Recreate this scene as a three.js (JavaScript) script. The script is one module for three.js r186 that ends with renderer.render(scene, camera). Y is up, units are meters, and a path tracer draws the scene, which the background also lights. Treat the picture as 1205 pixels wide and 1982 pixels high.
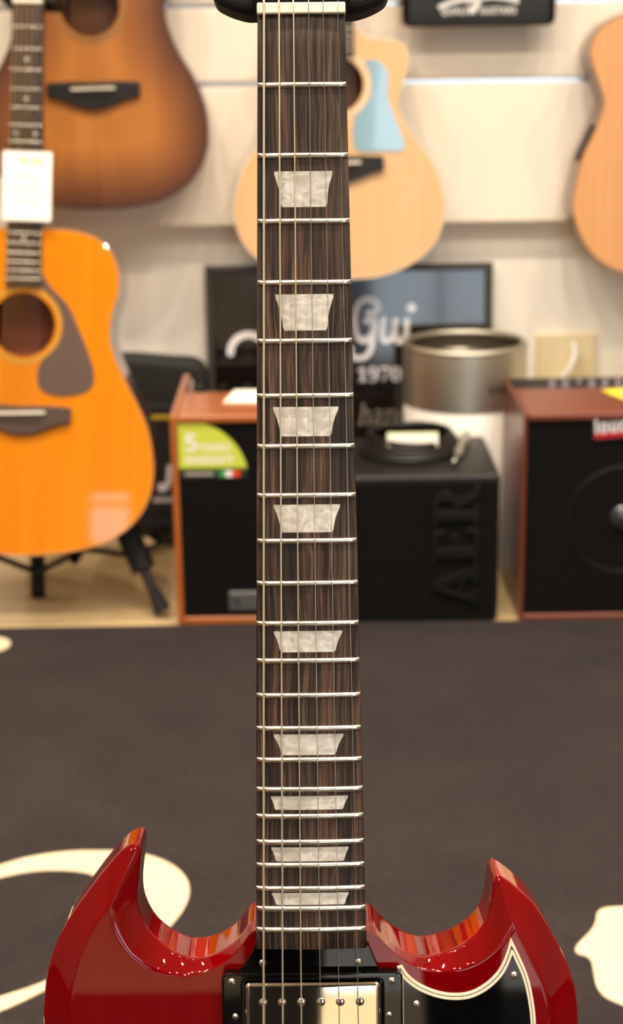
import * as THREE from 'three';
import { RoundedBoxGeometry } from 'three/addons/geometries/RoundedBoxGeometry.js';
import { TextGeometry } from 'three/addons/geometries/TextGeometry.js';
import { FontLoader } from 'three/addons/loaders/FontLoader.js';
import { MarchingCubes } from 'three/addons/objects/MarchingCubes.js';
import { mergeGeometries } from 'three/addons/utils/BufferGeometryUtils.js';

// ---------------------------------------------------------------- camera, sky, lamps, exposure
const scene = new THREE.Scene();
const renderer = new THREE.WebGLRenderer({ antialias: true });
renderer.toneMapping = THREE.LinearToneMapping;
renderer.toneMappingExposure = 1.0;
renderer.shadowMap.enabled = true;

const camera = new THREE.PerspectiveCamera(35.35, 1205 / 1982, 0.05, 60);
camera.position.set(0, 0.93, 0);
camera.rotation.order = 'YXZ';
camera.rotation.set(THREE.MathUtils.degToRad(-17), 0, THREE.MathUtils.degToRad(-0.8));
camera.focus = 0.812;
camera.userData.fStop = 10;

scene.background = new THREE.Color(0.78, 0.9, 1.0);   // overcast daylight beyond the shop window
scene.backgroundIntensity = 5.5;

const LAMP_COLOR = new THREE.Color(1.0, 0.86, 0.7), LAMP_CANDELA = 5.6;
const CEILING = 2.7;
// x, z of each recessed ceiling lamp, and the point on which it is aimed
const LAMPS = [];
for (const x of [-1.5, -0.9, -0.3, 0.3, 0.9, 1.5]) LAMPS.push([x, -1.75, x * 0.9, 0.4, -2.9]);
for (const x of [-1.3, -0.75, -0.2, 0.35, 0.9, 1.45]) LAMPS.push([x, -0.7, x, 0, -1.0]);
for (const x of [-1.2, -0.4, 0.4, 1.2]) LAMPS.push([x, 0.35, x, 0, 0.1]);
for (const x of [-1.2, -0.4, 0.4, 1.2]) LAMPS.push([x, 1.5, x, 0, 1.3]);

// ---------------------------------------------------------------- helpers
const mm = 0.001, D2R = Math.PI / 180;
const V3 = (x, y, z) => new THREE.Vector3(x, y, z);
let seed = 7;
const rnd = () => { seed = (seed * 1664525 + 1013904223) >>> 0; return seed / 4294967296; };
function hash(x, y) { let h = (Math.imul(x, 374761393) + Math.imul(y, 668265263)) | 0; h = Math.imul(h ^ (h >>> 13), 1274126177); return ((h ^ (h >>> 16)) >>> 0) / 4294967296; }
function noise(x, y) {
  const ix = Math.floor(x), iy = Math.floor(y), fx = x - ix, fy = y - iy, s = fx * fx * (3 - 2 * fx), t = fy * fy * (3 - 2 * fy);
  const a = hash(ix, iy), b = hash(ix + 1, iy), c = hash(ix, iy + 1), d = hash(ix + 1, iy + 1);
  return a + (b - a) * s + (c - a) * t + (a - b - c + d) * s * t;
}
const fbm = (x, y) => 0.55 * noise(x, y) + 0.28 * noise(x * 2.1 + 7, y * 2.1 + 3) + 0.17 * noise(x * 4.3 + 1, y * 4.3 + 9);
const lerp = (a, b, t) => a + (b - a) * t;
const mix = (a, b, t) => a.map((x, i) => x + (b[i] - x) * t);
const clamp = (x, a = 0, b = 1) => Math.min(b, Math.max(a, x));

function dataTex(w, h, fn, srgb = true) {
  const d = new Uint8Array(w * h * 4);
  for (let y = 0; y < h; y++) for (let x = 0; x < w; x++) {
    const c = fn(x, y, x / w, y / h), i = (y * w + x) * 4;
    for (let k = 0; k < 3; k++) d[i + k] = clamp(Array.isArray(c) ? c[k] : c, 0, 255);
    d[i + 3] = 255;
  }
  const t = new THREE.DataTexture(d, w, h);
  t.wrapS = t.wrapT = THREE.RepeatWrapping; t.magFilter = THREE.LinearFilter; t.minFilter = THREE.LinearMipmapLinearFilter; t.generateMipmaps = true;
  if (srgb) t.colorSpace = THREE.SRGBColorSpace;
  t.needsUpdate = true;
  return t;
}
function canvasTex(w, h, draw) {
  const c = document.createElement('canvas'); c.width = w; c.height = h;
  draw(c.getContext('2d'), w, h);
  const t = new THREE.CanvasTexture(c); t.colorSpace = THREE.SRGBColorSpace; t.magFilter = THREE.LinearFilter;
  return t;
}
const std = (o) => new THREE.MeshStandardMaterial(o), phys = (o) => new THREE.MeshPhysicalMaterial(o);

const taken = {};
function numbered(name) { const n = (taken[name] = (taken[name] ?? -1) + 1); return n ? name + '_' + String(n).padStart(3, '0') : name; }
function shade(o) { o.castShadow = true; o.receiveShadow = true; return o; }
function part(name, geo, mat, parent) { const m = shade(new THREE.Mesh(geo, mat)); m.name = name; parent.add(m); return m; }
function thing(name, label, category, pos = [0, 0, 0], group) {
  const o = new THREE.Group(); o.name = numbered(name); o.position.set(...pos); o.userData = { label, category };
  if (group) o.userData.group = group;
  scene.add(o); return o;
}
function struct(name, geo, mat) { const m = shade(new THREE.Mesh(geo, mat)); m.name = name; m.userData.kind = 'structure'; scene.add(m); return m; }
function structGroup(name) { const o = new THREE.Group(); o.name = name; o.userData.kind = 'structure'; scene.add(o); return o; }
const box = (x0, x1, y0, y1, z0, z1) => new THREE.BoxGeometry(x1 - x0, y1 - y0, z1 - z0).translate((x0 + x1) / 2, (y0 + y1) / 2, (z0 + z1) / 2);
const rbox = (x0, x1, y0, y1, z0, z1, r = 0.003, s = 3) => new RoundedBoxGeometry(x1 - x0, y1 - y0, z1 - z0, s, r).translate((x0 + x1) / 2, (y0 + y1) / 2, (z0 + z1) / 2);
function rod(a, b, r0, r1 = r0, seg = 16) {
  const d = b.clone().sub(a), g = new THREE.CylinderGeometry(r1, r0, d.length(), seg);
  g.applyQuaternion(new THREE.Quaternion().setFromUnitVectors(V3(0, 1, 0), d.clone().normalize()));
  return g.translate((a.x + b.x) / 2, (a.y + b.y) / 2, (a.z + b.z) / 2);
}
const tube = (pts, r, seg = 60, closed = false, rs = 10) => new THREE.TubeGeometry(new THREE.CatmullRomCurve3(pts.map((p) => V3(...p)), closed), seg, r, rs, closed);
// smooth curve through 2-D points, sampled evenly
function curve2(pts, n) { const c = new THREE.CatmullRomCurve3(pts.map(([x, y]) => V3(x, y, 0)), false, 'centripetal'); c.arcLengthDivisions = 800; return c.getSpacedPoints(n).map((p) => [p.x, p.y]); }
function shapeOf(pts, holes = []) {
  const s = new THREE.Shape(pts.map(([x, y]) => new THREE.Vector2(x, y)));
  for (const h of holes) s.holes.push(new THREE.Path(h.map(([x, y]) => new THREE.Vector2(x, y))));
  return s;
}
const scaled = (pts, k) => pts.map(([x, y]) => [x * k, y * k]);
const circle = (cx, cy, r, n = 48, a0 = 0, a1 = 2 * Math.PI) => Array.from({ length: n }, (_, i) => { const a = a0 + (a1 - a0) * i / n; return [cx + r * Math.cos(a), cy + r * Math.sin(a)]; });
function area(p) { let a = 0; for (let i = 0; i < p.length; i++) { const [x, y] = p[i], [u, v] = p[(i + 1) % p.length]; a += x * v - u * y; } return a / 2; }
// inward offset of a closed loop
function inset(p, d) {
  const s = area(p) > 0 ? 1 : -1, n = p.length;
  return p.map((q, i) => {
    const a = p[(i + n - 1) % n], b = p[(i + 1) % n];
    const e = (u, v) => { const l = Math.hypot(v[0] - u[0], v[1] - u[1]) || 1; return [-(v[1] - u[1]) / l * s, (v[0] - u[0]) / l * s]; };
    const n1 = e(a, q), n2 = e(q, b), k = Math.max(0.35, 1 + n1[0] * n2[0] + n1[1] * n2[1]);
    return [q[0] + (n1[0] + n2[0]) * d / k, q[1] + (n1[1] + n2[1]) * d / k];
  });
}
function insetClean(p, d) {
  const n = p.length, near = (q) => { let m = 1e9; for (let i = 0; i < n; i++) { const a = p[i], b = p[(i + 1) % n], ex = b[0] - a[0], ey = b[1] - a[1], t = clamp(((q[0] - a[0]) * ex + (q[1] - a[1]) * ey) / (ex * ex + ey * ey || 1)); m = Math.min(m, Math.hypot(q[0] - a[0] - ex * t, q[1] - a[1] - ey * t)); } return m; };
  return inset(p, d).filter((q) => near(q) > d * 0.97);
}
const extrude = (shape, depth, bevel = 0, z0 = 0, seg = 2, curveSegments = 24) => new THREE.ExtrudeGeometry(shape, { depth: depth - 2 * bevel, bevelEnabled: bevel > 0, bevelThickness: bevel, bevelSize: bevel, bevelOffset: -bevel, bevelSegments: seg, curveSegments }).translate(0, 0, z0 + bevel);
function planarUV(g, x0, y0, w, h, ax = 0, ay = 1) {
  const p = g.attributes.position, uv = new Float32Array(p.count * 2);
  for (let i = 0; i < p.count; i++) { uv[i * 2] = (p.getComponent(i, ax) - x0) / w; uv[i * 2 + 1] = (p.getComponent(i, ay) - y0) / h; }
  g.setAttribute('uv', new THREE.BufferAttribute(uv, 2)); return g;
}

// ---------------------------------------------------------------- materials
const woodTex = (w, h, a, b, kx, ky, k2 = 0.25, off = 0) => dataTex(w, h, (x, y, u, v) => {
  const n = fbm(u * kx + off + 0.6 * noise(v * 3 + off, u * 3), v * ky), f = noise(u * kx * 6, v * ky * 2 + off);
  return mix(a, b, clamp(n * (1 - k2) + f * k2));
});
const M = {
  wall: std({ color: 0xf3ece0, roughness: 0.62 }),
  wallPanel: phys({ color: 0xf3e9d8, roughness: 0.42 }),
  ceiling: std({ color: 0xf2eee6, roughness: 0.8 }),
  floor: phys({ map: dataTex(512, 512, (x, y, u, v) => { const n = fbm(u * 5, v * 5), f = noise(x * 0.6, y * 0.6); return mix([206, 176, 128], [224, 198, 152], n * 0.8 + f * 0.2); }), roughness: 0.2 }),
  carpet: std({ map: dataTex(1024, 1024, (x, y, u, v) => { const f = hash(x, y), g = noise(x * 0.45, y * 0.45), c = fbm(u * 9, v * 9); return mix([8, 6, 6], [66, 53, 52], clamp(0.34 * f + 0.4 * g + 0.26 * c)); }), roughness: 1, bumpMap: dataTex(512, 512, (x, y) => 255 * (0.5 * hash(x, y) + 0.5 * noise(x * 0.5, y * 0.5)), false), bumpScale: 0.002 }),
  cream: std({ map: dataTex(256, 256, (x, y) => mix([208, 188, 156], [230, 212, 182], 0.5 * hash(x, y) + 0.5 * noise(x * 0.4, y * 0.4))), roughness: 1 }),
  alu: std({ color: 0xd2d3d4, metalness: 1, roughness: 0.24 }),
  blackPlastic: phys({ color: 0x0a0a0a, roughness: 0.32 }),
  blackGloss: phys({ color: 0x050505, roughness: 0.04 }),
  blackRubber: std({ color: 0x141414, roughness: 0.75 }),
  blackSatin: std({ color: 0x191919, roughness: 0.5 }),
  blackCloth: phys({ specularIntensity: 0.25, map: dataTex(256, 256, (x, y) => { const k = (x % 4 < 2) !== (y % 4 < 2) ? 15 : 7; return [k + 2, k + 1, k]; }), roughness: 0.85, bumpMap: dataTex(64, 64, (x, y) => ((x % 4 < 2) !== (y % 4 < 2) ? 255 : 0), false), bumpScale: 0.0006 }),
  tolex: phys({ color: 0x0e0d0d, roughness: 0.45, specularIntensity: 0.8, bumpMap: dataTex(256, 256, (x, y) => 255 * noise(x * 0.5, y * 0.5), false), bumpScale: 0.0008 }),
  nickel: std({ color: 0xe8dece, metalness: 1, roughness: 0.03 }),
  fret: std({ color: 0xe6dfcf, metalness: 1, roughness: 0.2 }),
  stringWound: std({ color: 0xeee2ca, metalness: 1, roughness: 0.42 }),
  stringPlain: std({ color: 0xd9d4cb, metalness: 1, roughness: 0.22 }),
  screw: std({ color: 0xcfc5b4, metalness: 1, roughness: 0.3 }),
  steel: std({ color: 0xc9c5b5, metalness: 1, roughness: 0.46 }),
  bone: phys({ color: 0xf1ead6, roughness: 0.35 }),
  paper: std({ color: 0xfbf8ee, roughness: 0.8 }),
  white: std({ color: 0xf0ece4, roughness: 0.6 }),
  glass: phys({ color: 0xffffff, transmission: 1, thickness: 0, roughness: 0.02, ior: 1.5 }),
  rosewood: phys({ roughness: 0.6, specularIntensity: 0.6, map: dataTex(512, 2048, (x, y, u, v) => {
    const w = 0.5 * (noise(v * 30, u * 4) - 0.5) + 0.9 * (noise(v * 11 + 5, u * 3) - 0.5);
    const a = fbm(u * 24 + w, v * 11), b = noise(u * 60 + w * 2.5, v * 7 + 3), c = noise(u * 150 + w * 4, v * 30), k = clamp(0.42 * a + 0.33 * b + 0.25 * c);
    const pore = clamp((noise(u * 95 + w * 9, v * 26 + 11) - 0.62) * 5) * 0.55;
    const base = mix([22, 17, 15], [94, 75, 62], clamp((k - 0.28) * 2.2) * (1 - pore)), hue = noise(u * 9 + 2, v * 4);
    return mix(base, [base[0] * 1.08, base[1] * 0.95, base[2] * 0.9], hue);
  }), bumpMap: dataTex(256, 1024, (x, y, u, v) => 255 * noise(u * 90, v * 40), false), bumpScale: 0.00005 }),
  pearl: phys({ roughness: 0.3, clearcoat: 0.4, clearcoatRoughness: 0.15, map: dataTex(512, 512, (x, y, u, v) => {
    const w = 2.2 * fbm(u * 5 + 3, v * 5), a = fbm(u * 16 + w, v * 18 + w), r = Math.pow(1 - Math.abs(2 * noise(u * 12 + 2 * w, v * 16 - w) - 1), 2);
    return mix([160, 155, 147], [224, 221, 214], clamp(0.55 * a + 0.5 * r));
  }) }),
  cherry: phys({ roughness: 0.4, specularIntensity: 0, clearcoat: 1, clearcoatRoughness: 0.015, map: dataTex(1024, 256, (x, y, u, v) => {
    const w = 0.5 * (noise(v * 5, u * 4) - 0.5), a = noise(u * 46 + w, v * 1.5), b = noise(u * 110 + w * 2, v * 3 + 4), c = noise(u * 16 + 3, v * 1.2);
    const k = clamp((0.42 * a + 0.3 * b + 0.28 * c - 0.2) * 1.6);
    return mix([92, 0, 5], [158, 8, 14], k);
  }) }),
  cherryTop: phys({ roughness: 0.4, specularIntensity: 0, clearcoat: 1, clearcoatRoughness: 0.015, map: dataTex(1024, 256, (x, y, u, v) => {
    const w = 0.5 * (noise(v * 5, u * 4) - 0.5), a = noise(u * 46 + w, v * 2), b = noise(u * 150 + w * 2, v * 6 + 4);
    return mix([98, 0, 3], [114, 1, 5], clamp(0.5 * a + 0.5 * b));
  }) }),
  spruce: phys({ roughness: 0.38, clearcoat: 0.25, clearcoatRoughness: 0.35, map: woodTex(512, 512, [222, 176, 122], [236, 196, 146], 42, 1.6) }),
  cedar: phys({ roughness: 0.4, clearcoat: 0.25, clearcoatRoughness: 0.3, map: woodTex(512, 512, [206, 144, 86], [226, 168, 108], 38, 1.5, 0.3, 11) }),
  amber: phys({ roughness: 0.35, specularIntensity: 0, clearcoat: 1, clearcoatRoughness: 0.03, map: woodTex(512, 512, [210, 118, 6], [228, 142, 16], 36, 1.4, 0.25, 21) }),
  sapele: phys({ roughness: 0.35, clearcoat: 0.6, clearcoatRoughness: 0.1, map: woodTex(256, 256, [96, 52, 26], [132, 76, 40], 3, 18, 0.3, 5) }),
  maple: phys({ roughness: 0.4, clearcoat: 0.5, clearcoatRoughness: 0.1, map: woodTex(256, 256, [206, 150, 92], [224, 172, 112], 3, 16, 0.3, 8) }),
  mahogany: phys({ roughness: 0.45, map: woodTex(256, 256, [112, 58, 30], [146, 82, 46], 6, 24, 0.3, 2) }),
  ampWood: phys({ roughness: 0.35, clearcoat: 0.9, clearcoatRoughness: 0.22, map: woodTex(512, 512, [150, 76, 26], [188, 108, 46], 3, 30, 0.3, 31) }),
  ampRed: phys({ roughness: 0.32, map: woodTex(512, 512, [98, 46, 32], [132, 68, 48], 3, 26, 0.3, 41) }),
  ebony: phys({ roughness: 0.5, color: 0x1d1a18 }),
  tortoise: phys({ roughness: 0.3, color: 0x43322b }),
  paleBlueReflection: phys({ roughness: 0.12, clearcoat: 1, clearcoatRoughness: 0.03, color: 0x8fb2c4 }),  // pickguard: blue window reflection put into the base colour
  rosette: std({ color: 0xe8cfae, roughness: 0.5 }),
  rosetteAmber: std({ color: 0xc48a26, roughness: 0.4 }),
  creamBinding: std({ color: 0xe9dcc0, roughness: 0.4 }),
  darkBinding: std({ color: 0x2c1c14, roughness: 0.4 }),
  yellow: std({ color: 0xe6e043, roughness: 0.6 }),
  signFrame: std({ color: 0x3a332d, roughness: 0.45 }),
};
M.cherry.map.repeat.set(1, 1);

const font = await new FontLoader().loadAsync('fonts/droid/droid_serif_bold.typeface.json');

// ---------------------------------------------------------------- the room
const WZ = -2.95, RX = 4.2, RZ = 3.3;
{
  const fl = struct('floor', planarUV(box(-RX, RX, -0.1, 0, WZ, RZ), 0, 0, 1.4, 1.4, 0, 2), M.floor);
  struct('ceiling', box(-RX - 0.15, RX + 0.15, CEILING, CEILING + 0.12, WZ - 0.15, RZ + 0.2), M.ceiling);
  struct('wall_left', box(-RX - 0.15, -RX, -0.1, CEILING, WZ - 0.15, RZ + 0.2), M.wall);
  struct('wall_right', box(RX, RX + 0.15, -0.1, CEILING, WZ - 0.15, RZ + 0.2), M.wall);
  const wb = structGroup('wall_back');
  part('plaster', box(-RX, RX, -0.1, CEILING, WZ - 0.15, WZ), M.wall, wb);
  // projecting wall boards with aluminium rails in the joints
  const joints = [0.58, 0.825, 0.957, 1.2, 1.45, 1.7, 1.95, 2.2, 2.45, 2.695];
  for (let i = 0; i + 1 < joints.length; i++) part('wall_board', rbox(-RX, RX, joints[i] + (i ? 0.005 : 0), joints[i + 1] - 0.005, WZ, WZ + 0.042, 0.003), M.wallPanel, wb);
  for (let i = 1; i + 1 < joints.length; i++) part('rail', rbox(-RX, RX, joints[i] - 0.0048, joints[i] + 0.0048, WZ, WZ + 0.039, 0.002), M.alu, wb);
  struct('baseboard_back', rbox(-RX, RX, 0, 0.06, WZ, WZ + 0.012, 0.003), M.white);
  // rear wall behind the camera with a tall shop window
  const rear = shapeOf([[-RX, -0.1], [RX, -0.1], [RX, CEILING], [-RX, CEILING]], [[[-0.25, 0.12], [-0.25, 2.2], [1.75, 2.2], [1.75, 0.12]], [[-1.17, 0.74], [-1.17, 1.04], [-0.93, 1.04], [-0.93, 0.74]]]);
  struct('wall_front', extrude(rear, 0.2, 0, RZ), M.wall);
  const w1 = structGroup('window_1');
  const fr = shapeOf([[-0.25, 0.12], [1.75, 0.12], [1.75, 2.2], [-0.25, 2.2]], [[[-0.2, 0.17], [-0.2, 2.15], [0.73, 2.15], [0.73, 0.17]], [[0.78, 0.17], [0.78, 2.15], [1.7, 2.15], [1.7, 0.17]]]);
  part('window_frame', extrude(fr, 0.06, 0, RZ + 0.07), M.white, w1);
  for (const [a, b] of [[-0.2, 0.73], [0.78, 1.7]]) part('pane', box(a, b, 0.17, 2.15, RZ + 0.097, RZ + 0.103), M.glass, w1);
  const w2 = structGroup('window_2');
  const fr2 = shapeOf([[-1.17, 0.74], [-0.93, 0.74], [-0.93, 1.04], [-1.17, 1.04]], [[[-1.15, 0.76], [-1.15, 0.95], [-0.95, 0.95], [-0.95, 0.76]], [[-1.15, 0.975], [-1.15, 1.02], [-0.95, 1.02], [-0.95, 0.975]]]);
  part('window_frame', extrude(fr2, 0.06, 0, RZ + 0.07), M.white, w2);
  for (const [a, b] of [[0.76, 0.95], [0.975, 1.02]]) part('pane', box(-1.15, -0.95, a, b, RZ + 0.097, RZ + 0.103), M.glass, w2);
  struct('pavement', box(-8, 8, -0.2, -0.12, RZ + 0.2, RZ + 12), std({ color: 0x8f8c86, roughness: 0.9 }));
  // small junction box on the wall with a loose cable
  const jb = thing('wall_socket_box', 'beige socket box with a loose cable low on the wall', 'socket', [0.476, 0.325, WZ]);
  part('housing', rbox(-0.055, 0.055, -0.045, 0.045, 0, 0.014, 0.004), std({ color: 0xe6d5ab, roughness: 0.5 }), jb);
  part('cable', tube([[0.012, 0.03, 0.014], [0.014, 0.01, 0.03], [0.0, -0.02, 0.04], [-0.02, -0.05, 0.03], [-0.03, -0.12, 0.02], [-0.03, -0.3, 0.012]], 0.005), M.white, jb);
}
// the carpet with its cream motif
{
  const r = structGroup('carpet'); r.userData.kind = 'structure';
  part('pile', planarUV(rbox(-RX, RX, 0, 0.008, -2.41, 1.45, 0.003), 0, 0, 0.8, 0.8, 0, 2), M.carpet, r);
  const motif = (pts) => { const g = new THREE.ExtrudeGeometry(shapeOf(pts.map(([x, z]) => [x, -z])), { depth: 0.001, bevelEnabled: false }); g.rotateX(-Math.PI / 2); g.translate(0, 0.0078, 0); planarUV(g, 0, 0, 0.3, 0.3, 0, 2); part('motif', g, M.cream, r); };
  motif([...curve2([[-0.72, -1.30], [-0.62, -1.45], [-0.5, -1.56], [-0.42, -1.612], [-0.363, -1.646], [-0.33, -1.665], [-0.284, -1.676], [-0.248, -1.676], [-0.217, -1.673], [-0.186, -1.659], [-0.16, -1.635], [-0.145, -1.605], [-0.141, -1.577], [-0.145, -1.545], [-0.156, -1.512], [-0.171, -1.484], [-0.195, -1.462]], 60),
    ...curve2([[-0.195, -1.462], [-0.208, -1.48], [-0.21, -1.53], [-0.22, -1.58], [-0.24, -1.608], [-0.256, -1.623], [-0.29, -1.632], [-0.325, -1.63], [-0.358, -1.617], [-0.42, -1.58], [-0.5, -1.52], [-0.6, -1.42], [-0.7, -1.28]], 50)]);
  motif([...curve2([[-0.62, -1.18], [-0.45, -1.31], [-0.37, -1.353], [-0.315, -1.385], [-0.292, -1.398], [-0.274, -1.411], [-0.255, -1.428], [-0.235, -1.45]], 30), ...curve2([[-0.232, -1.447], [-0.25, -1.418], [-0.272, -1.395], [-0.293, -1.375], [-0.311, -1.36], [-0.36, -1.328], [-0.44, -1.28], [-0.6, -1.16]], 30)]);
  motif(curve2([[0.297, -1.355], [0.282, -1.37], [0.277, -1.387], [0.278, -1.412], [0.279, -1.434], [0.276, -1.442], [0.266, -1.448], [0.268, -1.46], [0.289, -1.491], [0.297, -1.509], [0.301, -1.525], [0.309, -1.534], [0.331, -1.537], [0.4, -1.536], [0.46, -1.51], [0.48, -1.45], [0.45, -1.38], [0.38, -1.34], [0.33, -1.343], [0.297, -1.355]], 90).slice(0, -1));
  motif(circle(-0.505, -2.331, 0.034, 30));
  motif(curve2([[0.02, 0.62], [0.1, 0.56], [0.18, 0.62], [0.2, 0.9], [0.21, 1.2], [0.2, 1.43], [0.02, 1.43], [0.0, 1.0], [0.02, 0.62]], 60).slice(0, -1));
  motif([...curve2([[0.3, 0.7], [0.5, 0.55], [0.9, 0.7], [1.0, 1.0], [0.8, 1.2]], 30), ...curve2([[0.7, 1.18], [0.85, 1.0], [0.8, 0.8], [0.5, 0.68], [0.33, 0.8]], 30)]);
}
// recessed ceiling lamps
for (const [x, z, tx, ty, tz] of LAMPS) {
  const l = thing('ceiling_downlight', 'recessed ceiling spot lamp of the shop', 'lamp', [x, CEILING, z], 'ceiling spot lamps');
  part('trim_ring', new THREE.LatheGeometry([[0.05, 0], [0.052, -0.006], [0.066, -0.006], [0.068, 0]].map(([a, b]) => new THREE.Vector2(a, b)), 32), M.white, l);
  part('lens', new THREE.CylinderGeometry(0.05, 0.05, 0.004, 32).translate(0, -0.002, 0), std({ color: 0xffffff, emissive: LAMP_COLOR, emissiveIntensity: 30 }), l);
  const s = new THREE.SpotLight(LAMP_COLOR, LAMP_CANDELA, 0, 1.15, 0.7, 2);
  s.position.set(x, CEILING - 0.012, z); s.target.position.set(tx, ty, tz); s.castShadow = true; s.shadow.radius = 2; s.shadow.mapSize.set(1024, 1024);
  scene.add(s, s.target);
}

// ---------------------------------------------------------------- the red electric guitar (millimetres in its own frame: u across, v along the neck, n out of the face)
const eg = thing('electric_guitar', 'cherry red double-horned electric guitar with trapezoid inlays in the foreground', 'electric guitar');
const GU = V3(0.9999934, -0.0036299, 0), GV = V3(0.0035604, 0.9808483, -0.1947406), GW = V3(0.0007069, 0.1947393, 0.9808548), GO = V3(-0.0016565, 0.9339899, -0.8304534);
eg.position.copy(GO); eg.quaternion.setFromRotationMatrix(new THREE.Matrix4().makeBasis(GU, GV, GW));
const RAD = 305, sag = (u) => -(u * u) / (2 * RAD);
const halfWidth = (v) => lerp(21.6, 28.9, clamp(-v / 470, -0.05, 1.05));
{
  const PA = [[-30.5, -469.5], [-33.5, -471.2], [-36.9, -476.0], [-42.2, -481.4], [-48.7, -485.6], [-57.0, -488.6], [-65.6, -488.8], [-71.8, -486.5], [-78.1, -482.7], [-84.7, -476.6], [-88.8, -470.0], [-91.5, -462.3], [-92.2, -453.8], [-91.5, -446.1], [-90.2, -436.5], [-89.8, -428.8], [-91.1, -425.7]];
  const PB = [[-91.1, -425.7], [-95.8, -426.6], [-101.1, -430.4], [-106.5, -436.3], [-111.9, -442.7], [-117.3, -449.9], [-124.0, -458.9], [-130.4, -468.5], [-135.9, -478.9], [-139.6, -489.0], [-142.3, -500.0], [-143.9, -513.2], [-144.3, -524.7],
    [-142, -546], [-137, -568], [-135, -592], [-141, -622], [-155, -656], [-168, -692], [-170, -722], [-155, -757], [-115, -779], [-60, -786], [0, -787], [60, -786], [115, -779], [155, -757], [170, -722], [168, -692], [155, -656], [141, -622], [135, -592], [137, -568], [141.6, -546],
    [143.2, -527.9], [142.6, -516.4], [140.8, -506.0], [137.7, -496.3], [133.4, -486.5], [128.8, -477.0], [123.8, -468.2], [118.5, -460.6], [111.2, -453.6], [104.8, -448.2], [99.6, -444.7]];
  const PC = [[99.6, -444.7], [97.6, -448.0], [96.4, -455.5], [95.2, -463.0], [93.0, -470.6], [89.0, -476.6], [82.7, -482.1], [74.4, -486.4], [65.8, -488.9], [58.5, -489.4], [51.1, -487.2], [43.7, -482.6], [37.4, -476.6], [33.2, -471.7], [30.1, -470.1]];
  const QA = [[-30.2, -471.4], [-31.9, -472.4], [-34.4, -475.8], [-38.6, -481.6], [-45.0, -487.6], [-52.4, -491.8], [-60.8, -494.6], [-69.2, -495.6], [-77.6, -494.4], [-85.9, -491.4], [-93.2, -486.4], [-98.2, -480.4], [-102.2, -473.6], [-104.7, -466.9], [-105.3, -460.4], [-104.9, -455.1]];
  const QB = [[-104.9, -455.1], [-106.6, -457.8], [-111.4, -463.8], [-116.8, -472.3], [-122.3, -484.2], [-126.3, -498.1], [-128.3, -510.0], [-129.0, -521.4],
    [-127, -545], [-122, -568], [-120, -592], [-126, -622], [-141, -656], [-153, -692], [-154, -720], [-141, -745], [-106, -764], [-56, -771], [0, -772], [56, -771], [106, -764], [141, -745], [154, -720], [153, -692], [141, -656], [126, -622], [120, -592], [122, -568], [126, -545],
    [126.6, -524.3], [125.0, -511.4], [122.8, -502.2], [118.8, -492.9], [114.5, -484.0], [110.1, -475.5], [107.3, -470.1]];
  const QC = [[107.3, -470.1], [105.6, -472.6], [101.7, -478.5], [95.6, -485.0], [88.2, -490.3], [79.9, -493.6], [71.4, -494.9], [63.1, -494.4], [55.8, -492.2], [47.3, -486.9], [40.2, -480.1], [35.1, -474.8], [29.8, -472.4]];
  const nA = 90, nB = 300, nC = 90;
  const P = [...curve2(PA, nA), ...curve2(PB, nB).slice(1), ...curve2(PC, nC).slice(1)], Q = [...curve2(QA, nA), ...curve2(QB, nB).slice(1), ...curve2(QC, nC).slice(1)];
  const N = P.length, ring = (t, n) => P.map((p, i) => [lerp(p[0], Q[i][0], t), lerp(p[1], Q[i][1], t), n]);
  const build = (rings, capStart, capEnd) => {
    const pos = [], idx = [];
    for (const r of rings) for (const q of r) pos.push(q[0] * mm, q[1] * mm, q[2] * mm);
    for (let k = 0; k + 1 < rings.length; k++) for (let i = 0; i < N; i++) { const j = (i + 1) % N, a = k * N + i, b = k * N + j, c = (k + 1) * N + i, d = (k + 1) * N + j; idx.push(a, c, b, b, c, d); }
    const cap = (k, flip) => { for (const [a, b, c] of THREE.ShapeUtils.triangulateShape(rings[k].map((q) => new THREE.Vector2(q[0], q[1])), [])) flip ? idx.push(k * N + a, k * N + c, k * N + b) : idx.push(k * N + a, k * N + b, k * N + c); };
    const s = area(P) > 0;
    if (capStart) cap(0, s);
    if (capEnd) cap(rings.length - 1, !s);
    if (s) for (let i = 0; i < idx.length; i += 3) if (i < (rings.length - 1) * N * 6) { const t = idx[i + 1]; idx[i + 1] = idx[i + 2]; idx[i + 2] = t; }
    const g = new THREE.BufferGeometry(); g.setAttribute('position', new THREE.Float32BufferAttribute(pos, 3)); g.setIndex(idx); g.computeVertexNormals();
    return planarUV(g, -0.17, -0.79, 0.34, 0.4);
  };
  const sides = build([ring(0.12, -50), ring(0.09, -50), ring(0.02, -48.6), ring(0, -47.4), ring(0, -46.6), ring(0, -20.8), ring(0, -20), ring(0.025, -18.9)], true, false);
  const body = part('body', sides, M.cherry, eg);
  const top = part('bevelled_top', build([ring(0.025, -18.9), ring(0.08, -18.0), ring(0.13, -17.4), ring(0.86, -11.0), ring(0.93, -10.45), ring(1.0, -10.15), ring(1.05, -10.0), ring(1.11, -9.98)], false, true), M.cherryTop, eg);

  // neck: a half-round loft under the fretboard, with a heel
  const prof = [], rows = 40, cols = 20;
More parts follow.
